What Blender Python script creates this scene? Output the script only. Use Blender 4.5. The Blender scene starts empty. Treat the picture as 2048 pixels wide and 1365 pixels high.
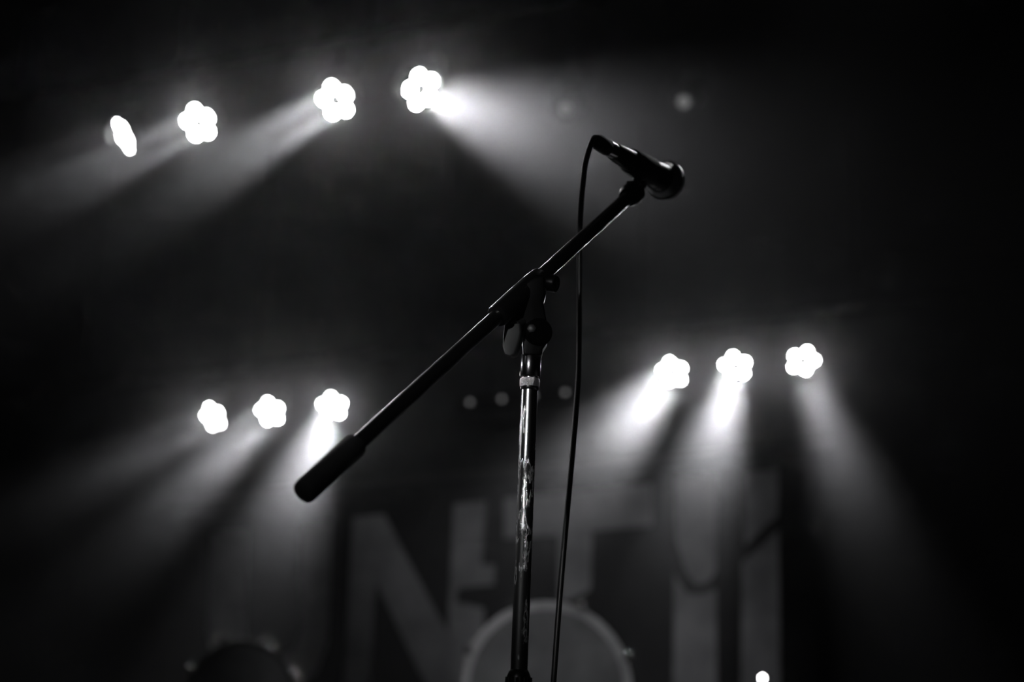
import bpy, bmesh, math, random
from mathutils import Vector, Matrix, Quaternion

# ------------------------------------------------------------------ camera, world, light, exposure
SC = bpy.context.scene
COL = SC.collection
F_PX = 2844.0                       # 50 mm on a 36 mm wide frame, 2048 px wide
PITCH = math.radians(14.0)
ROLL = math.radians(2.35)
CAM = Vector((0.0, 0.0, 0.75))      # the stage floor is z = 0
FWD = Vector((0, math.cos(PITCH), math.sin(PITCH)))
_R0 = Vector((1, 0, 0)); _U0 = Vector((0, -math.sin(PITCH), math.cos(PITCH)))
RIGHT = _R0 * math.cos(ROLL) + _U0 * math.sin(ROLL)
UP = _U0 * math.cos(ROLL) - _R0 * math.sin(ROLL)

cd = bpy.data.cameras.new('camera')
cam = bpy.data.objects.new('camera', cd); COL.objects.link(cam)
cam.matrix_world = Matrix(((RIGHT.x, UP.x, -FWD.x, CAM.x), (RIGHT.y, UP.y, -FWD.y, CAM.y),
                           (RIGHT.z, UP.z, -FWD.z, CAM.z), (0, 0, 0, 1)))
cd.lens = 50.0; cd.sensor_width = 36.0; cd.sensor_fit = 'HORIZONTAL'
cd.clip_start = 0.02; cd.clip_end = 100
cd.dof.use_dof = True
cd.dof.focus_distance = 1.58
cd.dof.aperture_fstop = 2.75
cd.dof.aperture_blades = 0
SC.camera = cam

w = bpy.data.worlds.new('world'); SC.world = w; w.use_nodes = True
w.node_tree.nodes['Background'].inputs[0].default_value = (0, 0, 0, 1)
w.node_tree.nodes['Background'].inputs[1].default_value = 0.0

SC.view_settings.view_transform = 'Standard'
SC.view_settings.look = 'None'
SC.view_settings.gamma = 1.0
SC.view_settings.use_curve_mapping = False
SC.view_settings.exposure = 0.0
SC.cycles.use_denoising = True
SC.cycles.max_bounces = 6
SC.cycles.volume_bounces = 0
SC.cycles.sample_clamp_indirect = 2.0
SC.cycles.use_light_tree = False

HAZE_DENSITY = 0.0014              # thin everywhere; denser banks are added round the bars to fade the beams
BANK_DENSITY = 0.06
HAZE_G = 0.78
SPOT_W = 2000.0                       # watts of one lit spotlight
SPILL_W = 7.0                       # light leaking sideways off the lenses of one spotlight
LENS_E = 70.0                      # radiance of one lit lens

def spot(name, loc, direction, watts, cone_deg, radius, blend=1.0, parent=None):
    l = bpy.data.lights.new(name, 'SPOT')
    l.energy = watts; l.spot_size = math.radians(cone_deg); l.spot_blend = blend
    l.shadow_soft_size = radius; l.color = (1.0, 1.0, 1.02)
    o = bpy.data.objects.new(name, l); COL.objects.link(o)
    o.location = loc; o.rotation_mode = 'QUATERNION'
    o.rotation_quaternion = Vector(direction).to_track_quat('-Z', 'Y')
    if parent: o.parent = parent
    return o

# unseen lamps: front washes, one low side lamp stage left, added back and top lights
spot('unseen_front_wash', (-1.6, -1.2, 3.1), Vector((0.35, 8.3, 1.95)) - Vector((-1.6, -1.2, 3.1)), 285, 19, 0.05)  # unseen wash added to bring up the banner letters
spot('unseen_front_wash', (-1.9, -1.2, 3.1), Vector((0.06, 5.1, 1.12)) - Vector((-1.9, -1.2, 3.1)), 285, 19, 0.05)  # unseen wash added to bring up the drums
spot('side_light', (-2.7, 2.9, 1.85), Vector((0.02, 1.55, 1.06)) - Vector((-2.7, 2.9, 1.85)), 60, 8, 0.05)
spot('added_back_light', (-1.7, 3.9, 3.4), Vector((0.0, 1.55, 1.2)) - Vector((-1.7, 3.9, 3.4)), 90, 12, 0.07)  # unseen lamp added for the highlight along the boom clamp
spot('added_top_light', (1.5, 4.0, 3.6), Vector((0.2, 1.74, 1.37)) - Vector((1.5, 4.0, 3.6)), 70, 12, 0.05)  # unseen lamp added for the rim on grille and plug
spot('unseen_front_wash', (-1.35, -1.6, 1.95), Vector((0.0, 1.55, 1.06)) - Vector((-1.35, -1.6, 1.95)), 160, 10, 0.05)

# ------------------------------------------------------------------ helpers
def at(px, py, Y):
    d = FWD + RIGHT * ((px - 1024.0) / F_PX) + UP * ((682.5 - py) / F_PX)
    return CAM + d * ((Y - CAM.y) / d.y)

def depth(P): return (P - CAM).dot(FWD)

def tag(o, label=None, cat=None, group=None, kind=None):
    if label: o['label'] = label
    if cat: o['category'] = cat
    if group: o['group'] = group
    if kind: o['kind'] = kind
    return o

def empty(name, loc):
    o = bpy.data.objects.new(name, None); COL.objects.link(o); o.location = loc
    o.empty_display_size = 0.05
    return o

class MB:
    """collects shapes for ONE mesh; coordinates are relative to origin"""
    def __init__(s, origin=(0, 0, 0)): s.v = []; s.f = []; s.o = Vector(origin)
    def add(s, vs, fs):
        b = len(s.v); s.v += [Vector(v) - s.o for v in vs]; s.f += [tuple(b + i for i in f) for f in fs]
        return s
    def lathe(s, prof, p0, axis, seg=32):
        ax = Vector(axis).normalized(); p0 = Vector(p0)
        q = Vector((0, 0, 1)).rotation_difference(ax)
        vs = []; fs = []; n = len(prof)
        for (h, r) in prof:
            for k in range(seg):
                a = 2 * math.pi * k / seg
                vs.append(p0 + q @ Vector((max(r, 1e-5) * math.cos(a), max(r, 1e-5) * math.sin(a), h)))
        for i in range(n - 1):
            for k in range(seg):
                k2 = (k + 1) % seg
                fs.append((i * seg + k, i * seg + k2, (i + 1) * seg + k2, (i + 1) * seg + k))
        fs.append(tuple(range(seg - 1, -1, -1))); fs.append(tuple((n - 1) * seg + k for k in range(seg)))
        return s.add(vs, fs)
    def cyl(s, a, b, r, seg=24, r2=None, bev=0.0):
        a = Vector(a); b = Vector(b); L = (b - a).length; r2 = r if r2 is None else r2
        if bev: pr = [(0, r - bev), (bev, r), (L - bev, r2), (L, r2 - bev)]
        else: pr = [(0, r), (L, r2)]
        return s.lathe(pr, a, b - a, seg)
    def tube(s, pts, r, seg=12, flat=None):
        pts = [Vector(p) for p in pts]; vs = []; fs = []; n = len(pts)
        t0 = (pts[1] - pts[0]).normalized()
        nn = t0.orthogonal().normalized()
        if flat is not None: nn = (Vector(flat) - t0 * Vector(flat).dot(t0)).normalized()
        for i, p in enumerate(pts):
            t = (pts[min(i + 1, n - 1)] - pts[max(i - 1, 0)]).normalized()
            nn = (nn - t * nn.dot(t)).normalized(); bb = t.cross(nn)
            for k in range(seg):
                a = 2 * math.pi * k / seg
                ra, rb = r if isinstance(r, tuple) else (r, r)
                vs.append(p + nn * ra * math.cos(a) + bb * rb * math.sin(a))
        for i in range(n - 1):
            for k in range(seg):
                k2 = (k + 1) % seg
                fs.append((i * seg + k, i * seg + k2, (i + 1) * seg + k2, (i + 1) * seg + k))
        fs.append(tuple(range(seg - 1, -1, -1))); fs.append(tuple((n - 1) * seg + k for k in range(seg)))
        return s.add(vs, fs)
    def box(s, c, size, rot=None):
        c = Vector(c); sx, sy, sz = [x / 2 for x in size]
        vs = []
        for x in (-sx, sx):
            for y in (-sy, sy):
                for z in (-sz, sz):
                    v = Vector((x, y, z))
                    if rot is not None: v = rot @ v
                    vs.append(c + v)
        return s.add(vs, [(0, 1, 3, 2), (4, 6, 7, 5), (0, 4, 5, 1), (2, 3, 7, 6), (0, 2, 6, 4), (1, 5, 7, 3)])
    def prism(s, poly, thick):
        """poly: list of world points (one plane, roughly); thick: vector"""
        n = len(poly); t = Vector(thick)
        vs = [Vector(p) - t / 2 for p in poly] + [Vector(p) + t / 2 for p in poly]
        fs = [tuple(range(n)), tuple(range(2 * n - 1, n - 1, -1))]
        for i in range(n):
            j = (i + 1) % n; fs.append((i, i + n, j + n, j))
        return s.add(vs, fs)
    def build(s, name, mat, parent=None, smooth=True, ang=35, bevel=0.0, bseg=2, at_origin=None):
        me = bpy.data.meshes.new(name); me.from_pydata([tuple(v) for v in s.v], [], s.f)
        bm = bmesh.new(); bm.from_mesh(me)
        bmesh.ops.recalc_face_normals(bm, faces=bm.faces)
        if bevel:
            ed = [e for e in bm.edges if len(e.link_faces) == 2 and e.calc_face_angle(0) > 0.5]
            bmesh.ops.bevel(bm, geom=ed, offset=bevel, segments=bseg, affect='EDGES', profile=0.6)
        bm.to_mesh(me); bm.free()
        if smooth:
            me.shade_smooth(); me.set_sharp_from_angle(angle=math.radians(ang))
        me.materials.append(mat)
        o = bpy.data.objects.new(name, me); COL.objects.link(o)
        if parent: o.parent = parent
        else: o.location = s.o
        return o

def smoothpath(pts, n=8):
    P = [Vector(p) for p in pts]; P = [P[0] * 2 - P[1]] + P + [P[-1] * 2 - P[-2]]; out = []
    for i in range(1, len(P) - 2):
        for k in range(n):
            t = k / n; a, b, c, d = P[i - 1], P[i], P[i + 1], P[i + 2]
            out.append(0.5 * (2 * b + (c - a) * t + (2 * a - 5 * b + 4 * c - d) * t * t + (3 * b - 3 * c + d - a) * t ** 3))
    out.append(P[-2]); return out

# ------------------------------------------------------------------ materials
def mat(name, base=0.02, rough=0.5, metal=0.0, coat=0.0, noise=None, bump=None, spec=0.5):
    m = bpy.data.materials.new(name); m.use_nodes = True
    nt = m.node_tree; b = nt.nodes['Principled BSDF']
    c = (base, base, base * 1.03, 1)
    b.inputs['Base Color'].default_value = c
    b.inputs['Roughness'].default_value = rough; b.inputs['Metallic'].default_value = metal
    b.inputs['Coat Weight'].default_value = coat; b.inputs['Coat Roughness'].default_value = 0.15
    b.inputs['Specular IOR Level'].default_value = spec
    tc = nt.nodes.new('ShaderNodeTexCoord')
    if noise:
        sc_, lo, hi = noise[:3]
        mp = nt.nodes.new('ShaderNodeMapping'); mp.inputs['Scale'].default_value = noise[3] if len(noise) > 3 else (1, 1, 1)
        n = nt.nodes.new('ShaderNodeTexNoise'); n.inputs['Scale'].default_value = sc_; n.inputs['Detail'].default_value = 5
        r = nt.nodes.new('ShaderNodeValToRGB'); r.color_ramp.elements[0].position = 0.35; r.color_ramp.elements[1].position = 0.65
        r.color_ramp.elements[0].color = (lo, lo, lo * 1.03, 1); r.color_ramp.elements[1].color = (hi, hi, hi * 1.03, 1)
        nt.links.new(tc.outputs['Object'], mp.inputs[0]); nt.links.new(mp.outputs[0], n.inputs['Vector'])
        nt.links.new(n.outputs[0], r.inputs[0]); nt.links.new(r.outputs[0], b.inputs['Base Color'])
    if bump:
        n2 = nt.nodes.new('ShaderNodeTexNoise'); n2.inputs['Scale'].default_value = bump[0]
        bp = nt.nodes.new('ShaderNodeBump'); bp.inputs['Strength'].default_value = bump[1]; bp.inputs['Distance'].default_value = 0.002
        nt.links.new(tc.outputs['Object'], n2.inputs['Vector']); nt.links.new(n2.outputs[0], bp.inputs['Height'])
        nt.links.new(bp.outputs[0], b.inputs['Normal'])
    return m

def emit(name, strength, sampling='FRONT'):
    m = bpy.data.materials.new(name); m.use_nodes = True
    b = m.node_tree.nodes['Principled BSDF']
    b.inputs['Base Color'].default_value = (0.6, 0.6, 0.6, 1); b.inputs['Roughness'].default_value = 0.1
    b.inputs['Emission Color'].default_value = (1, 1, 1, 1); b.inputs['Emission Strength'].default_value = strength
    m.cycles.emission_sampling = sampling
    return m

M = dict(
    wall=mat('black_painted_wall', 0.012, 0.85, noise=(3, 0.008, 0.016), spec=0.2),
    ceiling=mat('black_ceiling', 0.008, 0.9, spec=0.2),
    floor=mat('black_stage_floor', 0.015, 0.6, noise=(6, 0.01, 0.02)),
    metal=mat('black_powder_coat', 0.012, 0.45, bump=(300, 0.1)),
    matte=mat('matte_black_steel', 0.002, 0.95, spec=0.05),
    gloss=mat('black_gloss_enamel', 0.004, 0.30, coat=1.0),
    rubber=mat('black_rubber', 0.006, 0.75, spec=0.25, bump=(120, 0.3)),
    plastic=mat('black_moulded_plastic', 0.0015, 0.35, spec=0.1, bump=(200, 0.1)),
    greyplastic=mat('grey_moulded_plastic', 0.013, 0.5),
    chrome=mat('chrome', 0.75, 0.15, metal=1.0),
    knurl=mat('dull_knurled_steel', 0.55, 0.38, metal=1.0, bump=(900, 0.6)),
    grille=mat('dark_steel_mesh', 0.55, 0.45, metal=0.9, bump=(900, 0.9)),
    cable=mat('black_cable_jacket', 0.004, 0.45),
    banner=mat('black_banner_cloth', 0.012, 0.9, noise=(4, 0.008, 0.016), spec=0.1),
    print=mat('pale_grey_banner_print', 0.36, 0.85, noise=(5, 0.27, 0.42), spec=0.1),
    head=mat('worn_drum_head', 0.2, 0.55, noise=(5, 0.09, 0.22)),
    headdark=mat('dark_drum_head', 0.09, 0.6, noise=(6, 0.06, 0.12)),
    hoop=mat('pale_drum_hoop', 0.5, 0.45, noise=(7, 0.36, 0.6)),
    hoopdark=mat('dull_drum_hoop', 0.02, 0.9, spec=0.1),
    shell=mat('dark_drum_wrap', 0.03, 0.25),
    brass=mat('dull_bronze', 0.20, 0.35, metal=1.0),
    carpet=mat('black_riser_carpet', 0.01, 0.95, bump=(400, 0.5), spec=0.1),
    lens_on=emit('lit_lens', LENS_E, 'NONE'),
    lens_painted_glint=emit('painted_glint_lens', 0.17, 'NONE'),  # weak emission paints the highlights on the unlit batten lenses
    lens_small=emit('small_lamp_lens', 40.0, 'NONE'),
)

def worn_pole():
    m = bpy.data.materials.new('worn_black_chrome_tube'); m.use_nodes = True
    nt = m.node_tree; b = nt.nodes['Principled BSDF']
    tc = nt.nodes.new('ShaderNodeTexCoord'); mp = nt.nodes.new('ShaderNodeMapping'); mp.inputs['Scale'].default_value = (1, 1, 0.28)
    n = nt.nodes.new('ShaderNodeTexNoise'); n.inputs['Scale'].default_value = 110; n.inputs['Detail'].default_value = 6; n.inputs['Roughness'].default_value = 0.62
    sx = nt.nodes.new('ShaderNodeSeparateXYZ')
    mr = nt.nodes.new('ShaderNodeMapRange')          # more bare chrome towards the top of the tube, more paint lower down
    mr.inputs['From Min'].default_value = 0.80; mr.inputs['From Max'].default_value = 1.08
    mr.inputs['To Min'].default_value = -0.16; mr.inputs['To Max'].default_value = 0.16
    ad = nt.nodes.new('ShaderNodeMath'); ad.operation = 'ADD'
    r = nt.nodes.new('ShaderNodeValToRGB'); r.color_ramp.elements[0].position = 0.46; r.color_ramp.elements[1].position = 0.54
    nt.links.new(tc.outputs['Object'], mp.inputs[0]); nt.links.new(mp.outputs[0], n.inputs['Vector'])
    nt.links.new(tc.outputs['Object'], sx.inputs[0]); nt.links.new(sx.outputs['Z'], mr.inputs['Value'])
    nt.links.new(n.outputs[0], ad.inputs[0]); nt.links.new(mr.outputs[0], ad.inputs[1]); nt.links.new(ad.outputs[0], r.inputs[0])
    def ramp(lo, hi, sock):
        x = nt.nodes.new('ShaderNodeMapRange'); x.inputs['To Min'].default_value = lo; x.inputs['To Max'].default_value = hi
        nt.links.new(r.outputs[0], x.inputs['Value']); nt.links.new(x.outputs[0], b.inputs[sock])
    ramp(0.008, 0.7, 'Base Color'); ramp(0.0, 1.0, 'Metallic'); ramp(0.45, 0.2, 'Roughness')
    bp = nt.nodes.new('ShaderNodeBump'); bp.inputs['Strength'].default_value = 0.6; bp.inputs['Distance'].default_value = 0.0006
    bp.invert = True
    nt.links.new(r.outputs[0], bp.inputs['Height']); nt.links.new(bp.outputs[0], b.inputs['Normal'])
    return m
M['worn'] = worn_pole()

# ------------------------------------------------------------------ the hall
X0, X1, YB, YF, ZT, ZA = -4.6, 4.6, 9.0, -5.0, 3.75, -0.95
def slab(name, c, size, m):
    o = MB(c).box(c, size).build(name, m, smooth=False); o['kind'] = 'structure'; return o
slab('floor', (0, 4.8, -0.05), (X1 - X0, 8.4, 0.10), M['floor'])
slab('floor_hall', (0, -2.2, ZA - 0.05), (X1 - X0, 5.6, 0.10), M['floor'])
slab('trim_1', (0, 0.57, (ZA - 0.1) / 2), (X1 - X0, 0.06, -ZA - 0.1), M['carpet'])
slab('wall_back', (0, YB + 0.1, (ZT + ZA) / 2), (X1 - X0 + 0.4, 0.2, ZT - ZA + 0.2), M['wall'])
slab('wall_front', (0, YF - 0.1, (ZT + ZA) / 2), (X1 - X0 + 0.4, 0.2, ZT - ZA + 0.2), M['wall'])
slab('wall_left', (X0 - 0.1, 2, (ZT + ZA) / 2), (0.2, YB - YF, ZT - ZA + 0.2), M['wall'])
slab('wall_right', (X1 + 0.1, 2, (ZT + ZA) / 2), (0.2, YB - YF, ZT - ZA + 0.2), M['wall'])
slab('ceiling', (0, 2, ZT + 0.1), (X1 - X0 + 0.4, YB - YF + 0.4, 0.2), M['ceiling'])

hm = bpy.data.materials.new('stage_haze'); hm.use_nodes = True
nt = hm.node_tree; nt.nodes.remove(nt.nodes['Principled BSDF'])
vs_ = nt.nodes.new('ShaderNodeVolumeScatter')
vs_.inputs['Color'].default_value = (0.97, 0.97, 1.0, 1); vs_.inputs['Density'].default_value = HAZE_DENSITY; vs_.inputs['Anisotropy'].default_value = HAZE_G
nt.links.new(vs_.outputs[0], nt.nodes['Material Output'].inputs['Volume'])
hz = MB((0, 2, 1.4)).box((0, 2, (ZT + ZA) / 2), (X1 - X0 - 0.02, YB - YF - 0.02, ZT - ZA - 0.02)).build('haze', hm, smooth=False)
tag(hz, 'thin stage haze filling the whole hall and catching the light beams', 'haze', kind='stuff')

# ------------------------------------------------------------------ lighting bars
def bar(p, q, r, label, n=5):
    p = Vector(p); q = Vector(q)
    root = empty('lighting_bar', (p + q) / 2); o = root.location
    tag(root, label, 'pipe', 'overhead lighting bars')
    MB(o).cyl(p, q, r, 20, bev=0.003).build('pipe', M['matte'], root)
    for k in range(n):
        c = p.lerp(q, (k + 0.5) / n)
        MB(o).cyl(c, (c.x, c.y, ZT - 0.004), 0.008, 10).build('drop_rod', M['matte'], root)
        MB(o).lathe([(-0.02, r + 0.004), (-0.02, r + 0.009), (0.02, r + 0.009), (0.02, r + 0.004)], c, q - p, 16).build('pipe_clamp', M['matte'], root)
    return root

# ------------------------------------------------------------------ spotlights
UPPER_HEAD, LOWER_HEAD = (0.0515, 0.0212), (0.0530, 0.0165)     # ring radius, lens radius
def housing_mesh():
    return MB().lathe([(-0.115, 0.018), (-0.112, 0.045), (-0.100, 0.060), (-0.060, 0.068), (-0.055, 0.076), (-0.046, 0.076), (-0.044, 0.068),
                       (-0.040, 0.076), (-0.031, 0.076), (-0.029, 0.070), (-0.020, 0.078), (0.006, 0.080), (0.009, 0.078), (0.009, 0.073),
                       (0.000, 0.072)], (0, 0, 0), (0, 0, 1), 40)
PROTO = {}
def make_spot(lens_mat, RING, LENS_R):
    """a spotlight at the origin; its housing looks along its own +Z"""
    root = empty('stage_spotlight', (0, 0, 0))
    h = housing_mesh().build('housing', M['metal'], root); h.rotation_mode = 'QUATERNION'
    for k in range(5):
        a = math.radians(90 + 72 * k); c = Vector((RING * math.cos(a), RING * math.sin(a), 0))
        MB().lathe([(0.0, LENS_R), (0.003, LENS_R), (0.0055, LENS_R * 0.75), (0.0066, LENS_R * 0.35), (0.0068, 0.0005)], c, (0, 0, 1), 18).build('lens', lens_mat, h)
        MB().lathe([(0.0, LENS_R + 0.0004), (0.002, LENS_R + 0.0004), (0.002, LENS_R + 0.003), (0.0, LENS_R + 0.003)], c, (0, 0, 1), 18).build('lens_ring', M['gloss'], h)
    y = MB()
    y.tube([(-0.090, 0, -0.015), (-0.090, 0, 0.09), (-0.084, 0, 0.118), (-0.065, 0, 0.13), (0.065, 0, 0.13), (0.084, 0, 0.118), (0.090, 0, 0.09), (0.090, 0, -0.015)],
           (0.003, 0.014), 8, flat=(1, 0, 0))
    y.build('yoke', M['metal'], root)
    for sx in (-1, 1):
        MB().lathe([(0, 0.014), (0.004, 0.016), (0.016, 0.016), (0.020, 0.012)], (sx * 0.080, 0, 0), (sx, 0, 0), 14).build('tilt_knob', M['plastic'], root)
    cl = MB()
    cl.cyl((0, 0, 0.128), (0, 0, 0.225), 0.009, 12)
    arc = [(0, 0.034 * math.cos(math.radians(a)), 0.26 + 0.034 * math.sin(math.radians(a))) for a in range(-120, 151, 18)]
    cl.tube(arc, (0.005, 0.016), 8, flat=(0, 0, 1))
    cl.build('hook_clamp', M['metal'], root)
    return root

def copy_tree(o, parent=None):
    c = o.copy(); COL.objects.link(c)
    if parent: c.parent = parent
    for ch in list(o.children): copy_tree(ch, c)
    return c

FIRST = {}
def place_spot(P, d, spin, label, group, head, bar_dir):
    key = head
    if key not in FIRST:
        FIRST[key] = make_spot(M['lens_on'], *head)
        r = FIRST[key]
    else:
        r = copy_tree(FIRST[key])
    r.location = P
    d = Vector(d).normalized()
    r.rotation_euler = (0, 0, math.atan2(bar_dir.y, bar_dir.x))
    rm = Matrix.Rotation(-r.rotation_euler.z, 3, 'Z')
    ld = rm @ d
    q = ld.to_track_quat('Z', 'Y') @ Quaternion((0, 0, 1), spin)
    for ch in r.children:
        if ch.name.startswith('housing'): ch.rotation_quaternion = q
    tag(r, label, 'light', group)
    return r

def beam_dir(P, sx, sy, alpha):
    """beam leaving P alpha degrees off the line to the camera, turned to screen direction (sx, sy down)"""
    u = (CAM - P).normalized()
    s = RIGHT * sx - UP * sy; s = (s - u * s.dot(u)).normalized()
    a = math.radians(alpha)
    return u * math.cos(a) + s * math.sin(a)

UPPER = [  # px, py, Y, screen dir, alpha, watts factor, cone, ring spin, label
    (250, 271, 5.75, (-0.9, 0.35), 72, 0.4, 18, 10, 'lit five-lens spotlight turned almost edge-on, leftmost of the upper row'),
    (398, 246, 5.544, (-0.9, 0.45), 33, 0.75, 14, 4, 'lit five-lens spotlight second from the left in the upper row, flower-shaped glow with dark centre'),
    (672, 201, 5.196, (-0.86, 0.5), 30, 1.25, 14, 4, 'lit five-lens spotlight third in the upper row, twin streaks running down to the left'),
    (842, 179, 5.00, (0.95, 0.30), 34, 0.68, 30, -36, 'lit five-lens spotlight at the right end of the upper row, wide beam going right'),
]
LOWER = [
    (427, 834, 7.75, (-0.9, 0.45), 46, 0.4, 17, 8, 'lit spotlight at the far left of the lower row, narrow oval glow and faint beam'),
    (541, 824, 7.654, (-0.74, 0.68), 32, 0.75, 17, 6, 'lit spotlight second from the left in the lower row, beam slanting to the left'),
    (665, 813, 7.552, (-0.4, 0.92), 28, 0.95, 21, 5, 'lit spotlight of the lower row just above the stand counterweight, strong white beam'),
    (1345, 745, 7.033, (-0.66, 0.75), 28, 0.9, 23, 4, 'lit spotlight nearest the cable in the right-hand trio, beam slanting left'),
    (1471, 733, 6.943, (-0.28, 0.96), 28, 1.0, 21, 6, 'lit spotlight in the middle of the right-hand trio, beam falling almost straight down'),
    (1606, 722, 6.85, (0.36, 0.93), 32, 0.55, 18, -12, 'lit spotlight at the far right of the lower row, weaker beam leaning right'),
]
def row(specs, group, head):
    RING = head[0]
    pts = [at(s[0], s[1], s[2]) for s in specs]
    bd = (pts[-1] - pts[0]); bd.z = 0; bd.normalize()
    for s, P in zip(specs, pts):
        d = beam_dir(P, s[3][0], s[3][1], s[4])
        r = place_spot(P, d, math.radians(s[7]), s[8], group, head, bd)
        spot('spill', P + d * 0.03, d, SPILL_W * (0.4 if P.z > 2.7 else 0.65), 130, 0.03, 0.6)
        q = d.to_track_quat('Z', 'Y') @ Quaternion((0, 0, 1), math.radians(s[7]))
        ks = range(5) if s[6] == 14 else (0, 2, 3)          # the two narrow heads get one light per lens, the others three
        for k in ks:
            a = math.radians(90 + 72 * k); n = len(ks)
            spot('beam', P + d * 0.02 + q @ Vector((RING * math.cos(a), RING * math.sin(a), 0)), d, SPOT_W * s[5] / n, 11 if n == 5 else s[6] + 2, 0.013 if n == 5 else 0.03)
    return pts, bd
up_pts, up_bd = row(UPPER, 'lit spotlights on the upper bar', UPPER_HEAD)
lo_pts, lo_bd = row(LOWER, 'lit spotlights on the lower bar', LOWER_HEAD)
print('upper', [tuple(round(c, 2) for c in p) for p in up_pts])
print('lower', [tuple(round(c, 2) for c in p) for p in lo_pts])
UPZ = Vector((0, 0, 0.26))
def bank(pts, shift, half, s, dens, xe, label):
    """a bank of denser haze added along a bar so its beams fade: density falls off smoothly with the distance from the bar's line"""
    a, b = Vector(pts[0]), Vector(pts[-1]); ax = (b - a).normalized(); L = (b - a).length
    c = (a + b) / 2 + Vector(shift)
    m = bpy.data.materials.new('added_haze_bank'); m.use_nodes = True; nt = m.node_tree; nt.nodes.remove(nt.nodes['Principled BSDF'])
    sc_ = nt.nodes.new('ShaderNodeVolumeScatter'); sc_.inputs['Color'].default_value = (0.97, 0.97, 1.0, 1); sc_.inputs['Anisotropy'].default_value = HAZE_G
    tc = nt.nodes.new('ShaderNodeTexCoord')
    mp = nt.nodes.new('ShaderNodeMapping'); mp.inputs['Scale'].default_value = (1.0 / (L / 2 + xe), 1.0 / s, 1.0 / s)
    ln = nt.nodes.new('ShaderNodeVectorMath'); ln.operation = 'DOT_PRODUCT'
    nt.links.new(tc.outputs['Object'], mp.inputs[0]); nt.links.new(mp.outputs[0], ln.inputs[0]); nt.links.new(mp.outputs[0], ln.inputs[1])
    def mt(op, x, y):
        n = nt.nodes.new('ShaderNodeMath'); n.operation = op
        for k, v in enumerate((x, y)):
            if isinstance(v, (int, float)): n.inputs[k].default_value = v
            else: nt.links.new(v, n.inputs[k])
        return n.outputs[0]
    e = mt('POWER', 2.71828, mt('MULTIPLY', ln.outputs['Value'], -1.0))
    nt.links.new(mt('MULTIPLY', e, dens), sc_.inputs['Density'])
    nt.links.new(sc_.outputs[0], nt.nodes['Material Output'].inputs['Volume'])
    hx = L / 2 + 2.2
    o = MB((0, 0, 0)).box((0, 0, 0), (2 * hx, 2 * half[0], 2 * half[1])).build('haze', m, smooth=False)
    o.location = c; o.rotation_mode = 'QUATERNION'; o.rotation_quaternion = ax.to_track_quat('X', 'Z')
    m.cycles.volume_step_rate = 1.0
    tag(o, label, 'haze', kind='stuff')
bank(up_pts, (0.3, -0.1, -0.05), (1.6, 1.5), 0.72, BANK_DENSITY, 0.75, 'denser bank of haze added round the upper row of spotlights to fade the beams')
bank(lo_pts, (0, -0.05, -0.02), (1.75, 1.75), 0.86, BANK_DENSITY, 1.0, 'denser bank of haze added round the lower row of spotlights to fade the beams')
def fitbar(pts, label, e0, e1):
    a, b = pts[0] + UPZ, pts[-1] + UPZ; d = (b - a).normalized()
    return bar(a - d * e0, b + d * e1, 0.027, label)
fitbar(up_pts, 'black overhead pipe carrying the four upper spotlights', 1.2, 2.2)
fitbar(lo_pts, 'black overhead pipe carrying the two lower spotlight trios', 1.4, 0.8)

# unlit fixtures on the middle bar; weak lens emission stands in for glints
def place_can(px, py, Y, label, lens):
    P = at(px, py, Y); root = empty('par_can', P); tag(root, label, 'light', 'unlit par cans')
    d = Vector((-0.35, -0.75, -0.62)).normalized()
    MB(P).lathe([(-0.20, 0.01), (-0.195, 0.035), (-0.17, 0.045), (-0.15, 0.065), (-0.05, 0.068), (0.0, 0.070), (0.0, 0.064), (-0.012, 0.062)], P, d, 28).build('can', M['metal'], root)
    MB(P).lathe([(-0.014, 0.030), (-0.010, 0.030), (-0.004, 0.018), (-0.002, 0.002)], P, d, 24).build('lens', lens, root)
    t = P - d * 0.08
    ax = Vector((d.y, -d.x, 0)).normalized()
    top = t + Vector((0, 0, 0.17))
    MB(P).tube([t + ax * 0.078, t + ax * 0.078 + Vector((0, 0, 0.10)), top + ax * 0.05, top - ax * 0.05, t - ax * 0.078 + Vector((0, 0, 0.10)), t - ax * 0.078], (0.003, 0.012), 8, flat=ax).build('yoke', M['metal'], root)
    MB(P).cyl(top - Vector((0, 0, 0.004)), top + Vector((0, 0, 0.12)), 0.010, 12).build('hook_clamp', M['metal'], root)
    return top + Vector((0, 0, 0.13))
cans = [place_can(1130, 219, 6.2, 'faint par can almost lost in the haze right of the wide upper beam', emit('par_painted_glint_faint', 0.07, 'NONE')),
        place_can(1366, 205, 6.1, 'unlit par can above the microphone, glint painted on its lens as a pale glow', emit('par_painted_glint', 0.13, 'NONE'))]
a, b = cans[0], cans[1]; dd = (b - a); dd.z = 0; dd.normalize()
za = (a.z + b.z) / 2
bar(Vector((a.x, a.y, za)) - dd * 2.6, Vector((b.x, b.y, za)) + dd * 1.8, 0.024, 'black overhead pipe behind the microphone carrying the unlit par cans')

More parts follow.
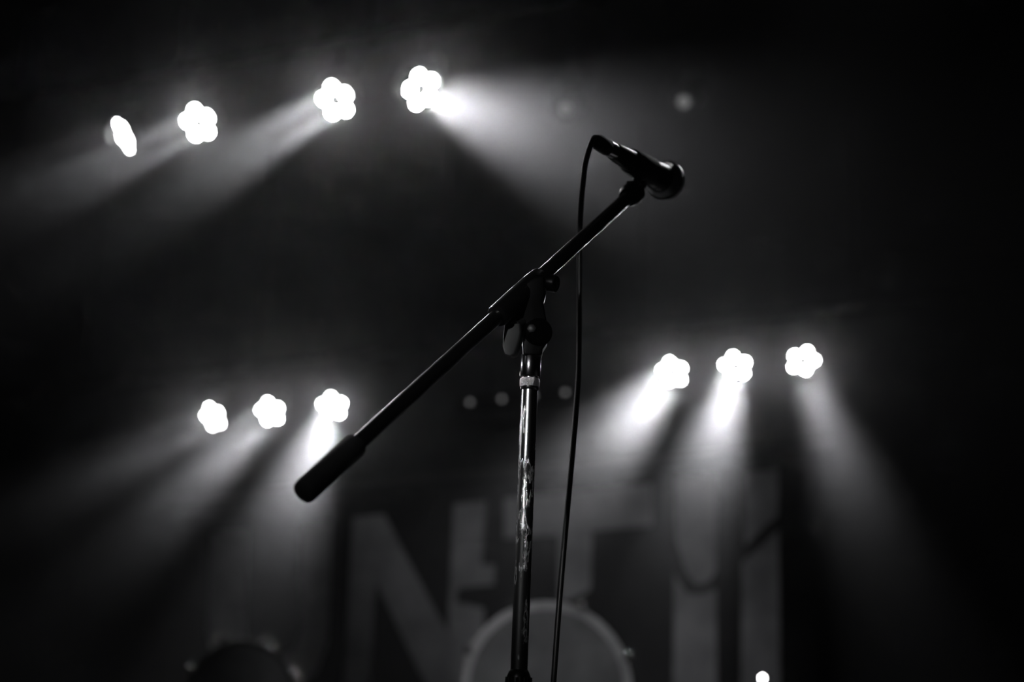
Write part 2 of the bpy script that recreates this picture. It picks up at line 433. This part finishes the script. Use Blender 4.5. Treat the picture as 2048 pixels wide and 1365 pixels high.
# four-lamp batten between the two trios
bp_ = [at(940 + 63.5 * k, 805 - 6.6 * k, 7.25 - 0.03 * k) for k in range(4)]
bo = (bp_[0] + bp_[3]) / 2
bt = empty('spotlight_batten', bo); tag(bt, 'row of four unlit round lamps behind the stand pole, lens highlights painted as faint glow', 'light')
ax = (bp_[3] - bp_[0]).normalized()
rot = ax.to_track_quat('X', 'Z').to_matrix()
MB(bo).box(bo + Vector((0, 0.05, 0)), ((bp_[3] - bp_[0]).length + 0.14, 0.07, 0.075), rot).build('housing', M['matte'], bt, smooth=False, bevel=0.006)
for P in bp_:
    d = (CAM - P).normalized()
    MB(bo).lathe([(0, 0.012), (0.003, 0.012), (0.006, 0.007), (0.007, 0.001)], P, d, 16).build('lens', M['lens_painted_glint'], bt)
    MB(bo).lathe([(-0.03, 0.020), (0.006, 0.022), (0.006, 0.0155), (-0.002, 0.0145)], P, d, 18).build('lamp_shade', M['matte'], bt)
for k in (0.2, 0.8):
    c = bp_[0].lerp(bp_[3], k) + Vector((0, 0.05, 0.03))
    MB(bo).cyl(c, c + Vector((0, 0, 0.24)), 0.007, 10).build('hanger', M['matte'], bt)

# ------------------------------------------------------------------ banner
YN = 8.3
def bpt(px, py, off=0.0): return at(px, py, YN) + Vector((0, -off, 0))
tl, tr = bpt(330, 1010), bpt(1640, 890); bl, br = bpt(310, 1480), bpt(1640, 1480)
ban = empty('stage_banner', (tl + tr + bl + br) / 4); B0 = ban.location
tag(ban, 'wide black cloth banner with huge pale grey block letters behind the drums', 'banner')
NX, NZ = 60, 12; vs = []; fs = []
for j in range(NZ + 1):
    for i in range(NX + 1):
        u, v = i / NX, j / NZ
        p = tl.lerp(tr, u).lerp(bl.lerp(br, u), v)
        p.y += 0.02 + 0.006 * math.sin(u * 41 + v * 3) * (0.4 + 0.6 * v)
        vs.append(p)
for j in range(NZ):
    for i in range(NX):
        k = j * (NX + 1) + i; fs.append((k, k + 1, k + NX + 2, k + NX + 1))
m_ = MB(B0).add(vs, fs); cl = m_.build('cloth', M['banner'], ban)
so = cl.modifiers.new('thickness', 'SOLIDIFY'); so.thickness = 0.002
MB(B0).cyl(tl + Vector((-0.08, 0.02, 0.015)), tr + Vector((0.08, 0.02, 0.015)), 0.018, 14).build('batten', M['metal'], ban)
for k in (0.06, 0.36, 0.66, 0.94):
    c = tl.lerp(tr, k) + Vector((0, 0.02, 0.03)); MB(B0).cyl(c, (c.x, c.y, ZT - 0.004), 0.004, 8).build('hanging_line', M['metal'], ban)
LETTERS = [
    [[(424, 1066), (496, 1059), (492, 1270), (506, 1308), (548, 1318), (590, 1300), (602, 1262), (604, 1052), (664, 1046), (656, 1285), (634, 1345), (590, 1378), (520, 1385), (452, 1362), (424, 1310), (414, 1265)]],
    [[(706, 1036), (768, 1029), (896, 1268), (907, 1009), (973, 1003), (964, 1130), (991, 1132), (988, 1170), (916, 1178), (912, 1206), (968, 1216), (962, 1400), (866, 1400), (752, 1166), (738, 1400), (686, 1400)]],
    [[(1008, 998), (1304, 968), (1304, 1052), (1184, 1062), (1181, 1180), (1140, 1202), (1118, 1202), (1116, 1070), (1008, 1078)]],
    [[(1350, 952), (1433, 946), (1431, 1142), (1420, 1162), (1394, 1172), (1374, 1150), (1353, 1085)],
     [(1348, 1148), (1374, 1188), (1400, 1190), (1432, 1178), (1434, 1420), (1346, 1420)]],
    [[(1486, 946), (1556, 940), (1554, 1032), (1490, 1094)],
     [(1484, 1126), (1557, 1058), (1560, 1420), (1482, 1420)]],
]
for L in LETTERS:
    mb = MB(B0)
    for poly in L: mb.prism([bpt(x, y, 0.004) for x, y in poly], (0, 0.004, 0))
    o = mb.build('letter', M['print'], ban, smooth=False)
    bm = bmesh.new(); bm.from_mesh(o.data); bmesh.ops.triangulate(bm, faces=[f for f in bm.faces if len(f.verts) > 4]); bm.to_mesh(o.data); bm.free()

# ------------------------------------------------------------------ drums on a riser
RZ = 0.40
rs = MB((0, 6.4, RZ / 2)); rs.box((0.1, 6.4, RZ / 2), (3.6, 2.6, RZ))
ro = rs.build('drum_riser', M['carpet'], smooth=False, bevel=0.01); tag(ro, 'low black carpeted platform under the drums', 'platform')

def drum(name, px, py, Y, r, length, face, label, headm, hoopm, legs):
    P = at(px, py, Y); d = Vector(face).normalized()
    base = Vector((P.x, P.y, RZ)); root = empty(name, base)
    tag(root, label, 'drum')
    MB(base).lathe([(-length, r * 0.97), (-length, r * 0.985), (-0.03, r * 0.985), (-0.03, r * 0.97)], P, d, 64).build('shell', M['shell'], root)
    MB(base).lathe([(-0.022, r * 0.96), (-0.012, r * 0.955), (-0.008, r * 0.90), (-0.004, r * 0.5), (-0.003, 0.002)], P, d, 64).build('head', headm, root)
    for s0 in (0.0, -length - 0.03 + 0.0):
        MB(base).lathe([(s0 - 0.04, r * 0.955), (s0 - 0.04, r), (s0 - 0.003, r), (s0, r * 0.99), (s0, r * 0.905), (s0 - 0.01, r * 0.90)], P, d, 64).build('hoop', hoopm, root)
    e1 = d.orthogonal().normalized(); e2 = d.cross(e1)
    for k in range(8):
        a = 2 * math.pi * (k + 0.5) / 8; c = P + (e1 * math.cos(a) + e2 * math.sin(a)) * (r * 1.02)
        MB(base).cyl(c + d * 0.008, c - d * (length + 0.03), 0.004, 8).build('tension_rod', M['metal'], root)
        MB(base).box(c - d * length * 0.5, (0.02, 0.02, 0.02)).build('lug', M['metal'], root, bevel=0.004)
        MB(base).box(c + d * 0.004, (0.026, 0.012, 0.03)).build('claw', M['metal'], root, bevel=0.003)
    for (lx, ly) in legs:
        s = P + Vector((lx * r * 0.9, 0, -r * 0.35)) - d * length * ly
        f = Vector((P.x + lx * r * 1.35, s.y - 0.1 + 0.2 * ly, RZ))
        MB(base).cyl(s, f, 0.008, 10).build('spur_leg', M['chrome'], root)
    return root, P
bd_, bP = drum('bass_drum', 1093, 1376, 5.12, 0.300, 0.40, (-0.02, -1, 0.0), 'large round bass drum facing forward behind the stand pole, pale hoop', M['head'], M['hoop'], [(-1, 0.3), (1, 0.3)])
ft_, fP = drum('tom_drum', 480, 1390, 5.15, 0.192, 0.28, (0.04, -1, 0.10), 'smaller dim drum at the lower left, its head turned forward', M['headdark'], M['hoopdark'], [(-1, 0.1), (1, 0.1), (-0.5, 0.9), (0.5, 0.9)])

# ------------------------------------------------------------------ cymbal on its stand
cP = at(1527, 1371, 4.75)
cs = empty('cymbal_stand', (cP.x, cP.y, RZ)); base = cs.location
cs.location = (cP.x, cP.y, 0)
base = cs.location
tag(cs, 'chrome cymbal stand at the bottom right edge, shiny wing nut on top', 'stand')
MB(base).cyl((cP.x, cP.y, 0.25), cP - Vector((0, 0, 0.02)), 0.0095, 16).build('tube', M['chrome'], cs)
MB(base).cyl((cP.x, cP.y, 0.12), (cP.x, cP.y, 0.45), 0.013, 16).build('lower_tube', M['chrome'], cs)
for k in range(3):
    a = math.radians(90 + 120 * k); f = Vector((cP.x + 0.26 * math.cos(a), cP.y + 0.26 * math.sin(a), 0.012))
    MB(base).cyl((cP.x + 0.012 * math.cos(a), cP.y + 0.012 * math.sin(a), 0.32), f, 0.007, 10).build('leg', M['chrome'], cs)
    MB(base).lathe([(-0.012, 0.012), (0.0, 0.014), (0.014, 0.009)], f, (0, 0, 1), 12).build('rubber_foot', M['rubber'], cs)
MB(base).cyl(cP - Vector((0, 0, 0.03)), cP + Vector((0, 0, 0.03)), 0.004, 10).build('threaded_rod', M['chrome'], cs)
MB(base).lathe([(0, 0.016), (0.010, 0.016)], cP + Vector((0, 0, -0.012)), (0, 0, 1), 16).build('felt', M['rubber'], cs)
wn = MB(base).lathe([(0, 0.008), (0.004, 0.010), (0.014, 0.009), (0.020, 0.005), (0.022, 0.001)], cP + Vector((0, 0, 0.010)), (0, 0, 1), 20)
wn.tube([cP + Vector((-0.020, 0, 0.026)), cP + Vector((-0.012, 0, 0.020)), cP + Vector((0, 0, 0.018)), cP + Vector((0.012, 0, 0.020)), cP + Vector((0.020, 0, 0.026))], (0.006, 0.003), 10, flat=(0, 0, 1))
wn.build('wing_nut', M['chrome'], cs)
lc = at(1525, 1357, 4.735)
lp = empty('clip_lamp', cP + Vector((0, 0, 0.016))); tag(lp, 'tiny bright white lamp clipped on the cymbal stand at the bottom edge', 'lamp')
ld = (CAM - lc).normalized(); o_ = lp.location
MB(o_).lathe([(-0.022, 0.004), (-0.020, 0.008), (-0.002, 0.0095), (0.003, 0.0095), (0.003, 0.0075), (-0.001, 0.007)], lc, ld, 20).build('housing', M['metal'], lp)
MB(o_).lathe([(-0.001, 0.0065), (0.0005, 0.0060), (0.0015, 0.003), (0.0018, 0.0004)], lc, ld, 16).build('lens', M['lens_small'], lp)
MB(o_).tube([lc - ld * 0.012 - Vector((0, 0, 0.008)), lc - ld * 0.012 - Vector((0, 0, 0.016)), cP + Vector((0, 0, 0.026))], 0.003, 8).build('clip', M['metal'], lp)
cy = MB(cP - Vector((0, 0, 0.004))).lathe([(-0.030, 0.200), (-0.029, 0.2005), (-0.018, 0.14), (-0.008, 0.06), (0.006, 0.045), (0.014, 0.03), (0.018, 0.008), (0.0165, 0.008), (0.0125, 0.03), (0.0045, 0.045), (-0.0095, 0.06), (-0.0195, 0.14)],
        cP - Vector((0, 0, 0.022)), Vector((0.06, 0.02, 1)), 64).build('cymbal', M['brass'])
tag(cy, 'thin bronze cymbal seen edge-on at the bottom right', 'cymbal')

# ------------------------------------------------------------------ microphone stand
SY = 1.545
pole_top = at(1061.5, 772, SY)
pole_low = at(1035.5, 1350, SY)
PX = (pole_top.x + pole_low.x) / 2
def pz(py, px=1050): return at(px, py, SY).z
ROOT = Vector((PX, SY, 0.0))
st = empty('microphone_stand', ROOT)
tag(st, 'worn black and chrome microphone stand with a long slanting boom in the foreground', 'stand')
def pole_at(z): return Vector((PX, SY, z))
PXM = depth(pole_top) / F_PX           # metres per pixel at the pole
R_T = 16.3 * PXM
zt, zl = pz(775), pz(1352)
MB(ROOT).lathe([(0, R_T), (zt + 0.02 - (zl - 0.1), R_T)], pole_at(zl - 0.1), (0, 0, 1), 40).build('upper_tube', M['worn'], st)
# clutch on the lower tube
R_C = 24 * PXM
prof = [(-0.10, 0.0115), (-0.095, R_C * 0.86), (-0.02, R_C), (0.0, R_C * 0.97), (0.006, R_C * 0.80), (0.008, R_T * 1.02)]
MB(ROOT).lathe(prof, pole_at(zl - 0.002), (0, 0, 1), 40).build('clutch', M['gloss'], st)
for k in range(18):
    a = 2 * math.pi * k / 18; e = Vector((math.cos(a), math.sin(a), 0))
    MB(ROOT).tube([pole_at(zl - 0.085) + e * (R_C * 0.90), pole_at(zl - 0.02) + e * (R_C * 1.0), pole_at(zl - 0.002) + e * (R_C * 0.955)], 0.0016, 8).build('grip_ridge', M['gloss'], st)
MB(ROOT).cyl(pole_at(0.03), pole_at(zl - 0.09), 0.0115, 28).build('lower_tube', M['gloss'], st)
MB(ROOT).lathe([(0, 0.125), (0.004, 0.128), (0.012, 0.126), (0.020, 0.10), (0.028, 0.03), (0.045, 0.018), (0.05, 0.0125)], pole_at(0.0), (0, 0, 1), 48).build('round_base', M['metal'], st)
# lock ring and collar
MB(ROOT).lathe([(0, 19.2 * PXM), (0.0012, 20.2 * PXM), (0.0078, 20.2 * PXM), (0.009, 19.2 * PXM)], pole_at(pz(774)), (0, 0, 1), 48).build('lock_ring', M['knurl'], st)
MB(ROOT).lathe([(-0.004, R_T * 1.05), (-0.003, R_T * 1.12), (0, R_T * 1.12)], pole_at(pz(774) - 0.0), (0, 0, 1), 40).build('thread_neck', M['chrome'], st)
zc0, zc1 = pz(756), pz(712)
MB(ROOT).lathe([(0, 19.6 * PXM), (0.001, 20.6 * PXM), (zc1 - zc0 - 0.001, 20.6 * PXM), (zc1 - zc0, 19.6 * PXM)], pole_at(zc0 + 0.0005), (0, 0, 1), 48).build('collar', M['chrome'], st)

# boom line: counterweight end is nearer than the pole, microphone end farther
BA = at(608, 985, 1.295)
BB = at(1268, 384, 1.719)
bdir = (BB - BA).normalized()
JC = at(1042, 580, SY + 0.005)
tj = (JC - BA).dot(bdir); jpt = BA + bdir * tj
R_B = 15.4 * PXM
MB(ROOT).cyl(BA + bdir * 0.06, BB, R_B * 0.98, 36).build('boom_tube', M['gloss'], st)
# counterweight grip
cw_end = at(712, 892, 1.346)
Lc = (cw_end - BA).dot(bdir)
R_W = 0.0121
MB(ROOT).lathe([(-0.0025, 0.002), (-0.0022, R_W * 0.72), (-0.0005, R_W * 0.93), (0.0025, R_W), (Lc - 0.0022, R_W * 1.0), (Lc - 0.0006, R_W * 0.96), (Lc, R_W * 0.85), (Lc, R_B)], BA, bdir, 40).build('counterweight', M['rubber'], st)
# clamp sleeve round the boom
s0 = at(988, 612, 1.500); s1 = at(1080, 545, 1.565)
t0, t1 = (s0 - BA).dot(bdir), (s1 - BA).dot(bdir)
R_S = 23.5 * PXM
MB(ROOT).lathe([(t0 - 0.001, R_B), (t0, R_S * 0.93), (t0 + 0.002, R_S), (t1 - 0.018, R_S), (t1 - 0.004, R_S * 0.92), (t1, R_B * 1.05)], BA, bdir, 40).build('boom_clamp', M['gloss'], st)
vd = FWD                                             # joint discs face the hall
side = bdir.cross(vd).normalized()
if side.z > 0: side = -side                          # points below the boom
# swivel casting between collar and clamp
def sp(px, py, dy=0.0): return at(px, py, SY + dy)
MB(ROOT).prism([sp(*p) for p in [(1046, 716), (1045, 690), (1030, 664), (1008, 648), (996, 622), (1010, 604), (1060, 566), (1088, 556), (1092, 596), (1086, 608), (1091, 636), (1097, 668), (1094, 690), (1085, 704), (1084, 716)]], (0, 0.026, 0)).build('swivel_joint', M['plastic'], st, bevel=0.004, bseg=3)
jc = sp(1068, 668)
MB(ROOT).lathe([(-0.021, 0.006), (-0.020, 0.013), (-0.017, 0.0155), (0.017, 0.0155), (0.020, 0.013)], jc, Vector((-0.35, 1, 0.1)), 32).build('pivot_disc', M['plastic'], st)
MB(ROOT).lathe([(0, 0.005), (0.003, 0.005), (0.004, 0.003)], jc - Vector((0.003, 0.021, 0.0)), Vector((-0.1, -1, 0)), 6).build('pivot_bolt', M['metal'], st)
# wing lever hanging left of the joint
MB(ROOT).prism([sp(*p, -0.020) for p in [(1012, 650), (1009, 672), (1008, 694), (1012, 712), (1024, 716), (1033, 712), (1040, 692), (1046, 668), (1044, 648)]], (0.004, 0.011, 0)).build('wing_lever', M['greyplastic'], st, bevel=0.0025, bseg=3)
MB(ROOT).cyl(sp(1030, 652, -0.020), sp(1056, 640, 0.0), 0.006, 16).build('lever_screw', M['metal'], st)
# thumb screw at the upper right end of the clamp
kx = Vector((0.86, -0.42, -0.22)).normalized()
ks = sp(1094, 566, 0.0)
MB(ROOT).lathe([(-0.014, 0.0085), (0.000, 0.0085), (0.002, 0.0078), (0.003, 0.0098), (0.0105, 0.0098), (0.012, 0.0088), (0.012, 0.0058), (0.0112, 0.0054), (0.0112, 0.0032), (0.0122, 0.0028), (0.0124, 0.0006)], ks, kx, 32).build('thumb_screw', M['plastic'], st)

# microphone geometry (ball away from the camera, tail nearer)
ballP = at(1331, 362, 1.777)
tailP = at(1228, 303, 1.655)
maxis = (tailP - ballP).normalized()                  # from ball to tail
mlen = (tailP - ballP).length
# clip on the boom tip
clipP = ballP + maxis * (mlen * 0.50)
tip = at(1266, 388, 1.719)
MB(ROOT).lathe([(-0.020, R_B * 1.02), (-0.019, 0.0120), (-0.012, 0.0148), (0.002, 0.0148), (0.006, 0.0120), (0.008, 0.006)], BB - bdir * 0.0, bdir, 28).build('tip_nut', M['plastic'], st)
up_c = (clipP - tip).normalized()
MB(ROOT).tube([tip + up_c * 0.0, tip.lerp(clipP, 0.35), tip.lerp(clipP, 0.75)], (0.0045, 0.0065), 14, flat=maxis).build('clip_neck', M['plastic'], st)
MB(ROOT).cyl(tip.lerp(clipP, 0.33) - RIGHT * 0.010 + FWD * 0.004, tip.lerp(clipP, 0.33) + RIGHT * 0.012 - FWD * 0.004, 0.0055, 18).build('clip_hinge', M['metal'], st)
MB(ROOT).lathe([(-0.024, 0.0160), (-0.024, 0.0182), (0.0, 0.0176), (0.026, 0.0164), (0.028, 0.0155), (0.028, 0.0135)], clipP, maxis, 32).build('clip_sleeve', M['rubber'], st)

mc = empty('microphone', ballP)
tag(mc, 'black handheld vocal microphone with round mesh head, held in the clip at the boom tip', 'microphone')
MB(ballP).lathe([(0.016, 0.0195), (0.022, 0.0192), (0.030, 0.0182), (mlen - 0.03, 0.0130), (mlen - 0.004, 0.0118), (mlen, 0.0108)], ballP, maxis, 36).build('handle', M['plastic'], mc)
prof = [(-0.0255 * math.cos(math.radians(a)), 0.0255 * math.sin(math.radians(a))) for a in range(2, 96, 8)] + [(0.010, 0.0232), (0.016, 0.0200)]
MB(ballP).lathe(prof, ballP, maxis, 40).build('grille', M['grille'], mc)
MB(ballP).lathe([(-0.0035, 0.0252), (-0.0035, 0.0266), (0.0035, 0.0266), (0.0035, 0.0250)], ballP, maxis, 40).build('grille_band', M['knurl'], mc)

# cable with its plug
cstart = tailP + maxis * 0.048
cb = empty('microphone_cable', cstart)
tag(cb, 'thin black cable hanging from the microphone tail down past the pole', 'cable')
MB(cstart).lathe([(0, 0.0098), (0.004, 0.0100), (0.018, 0.0100), (0.019, 0.0092)], tailP, maxis, 28).build('plug_shell', M['chrome'], cb)
pts = [cstart - maxis * 0.03]
MB(cstart).lathe([(0.018, 0.0092), (0.020, 0.0104), (0.040, 0.0098), (0.050, 0.0070), (0.053, 0.0045)], tailP, maxis, 28).build('plug_boot', M['rubber'], cb)
CY = cstart.y
CP = [(1181, 296), (1173, 318), (1168, 350), (1163, 400), (1160, 460), (1159, 560), (1159, 640), (1158, 720), (1156, 770), (1151, 835), (1143, 930), (1131, 1060), (1119, 1200), (1107, 1365)]
path = [tailP + maxis * 0.042, tailP + maxis * 0.054] + [at(x, y, CY + min(0.07, max(0.0, (y - 300) * 0.0005))) for x, y in CP[1:]]
last = path[-1]; step = (path[-1] - path[-2])
path += [last + step * 1.0 + Vector((0, 0.01, 0)), Vector((last.x - 0.07, CY + 0.09, 0.30)), Vector((last.x - 0.04, CY + 0.10, 0.06)), Vector((last.x + 0.06, CY + 0.12, 0.006)), Vector((last.x + 0.3, CY + 0.3, 0.006)), Vector((last.x + 0.7, CY + 0.2, 0.006)), Vector((last.x + 1.2, CY + 0.5, 0.006))]
MB(cstart).tube(smoothpath(path, 8), 0.0034, 14).build('jacket', M['cable'], cb)
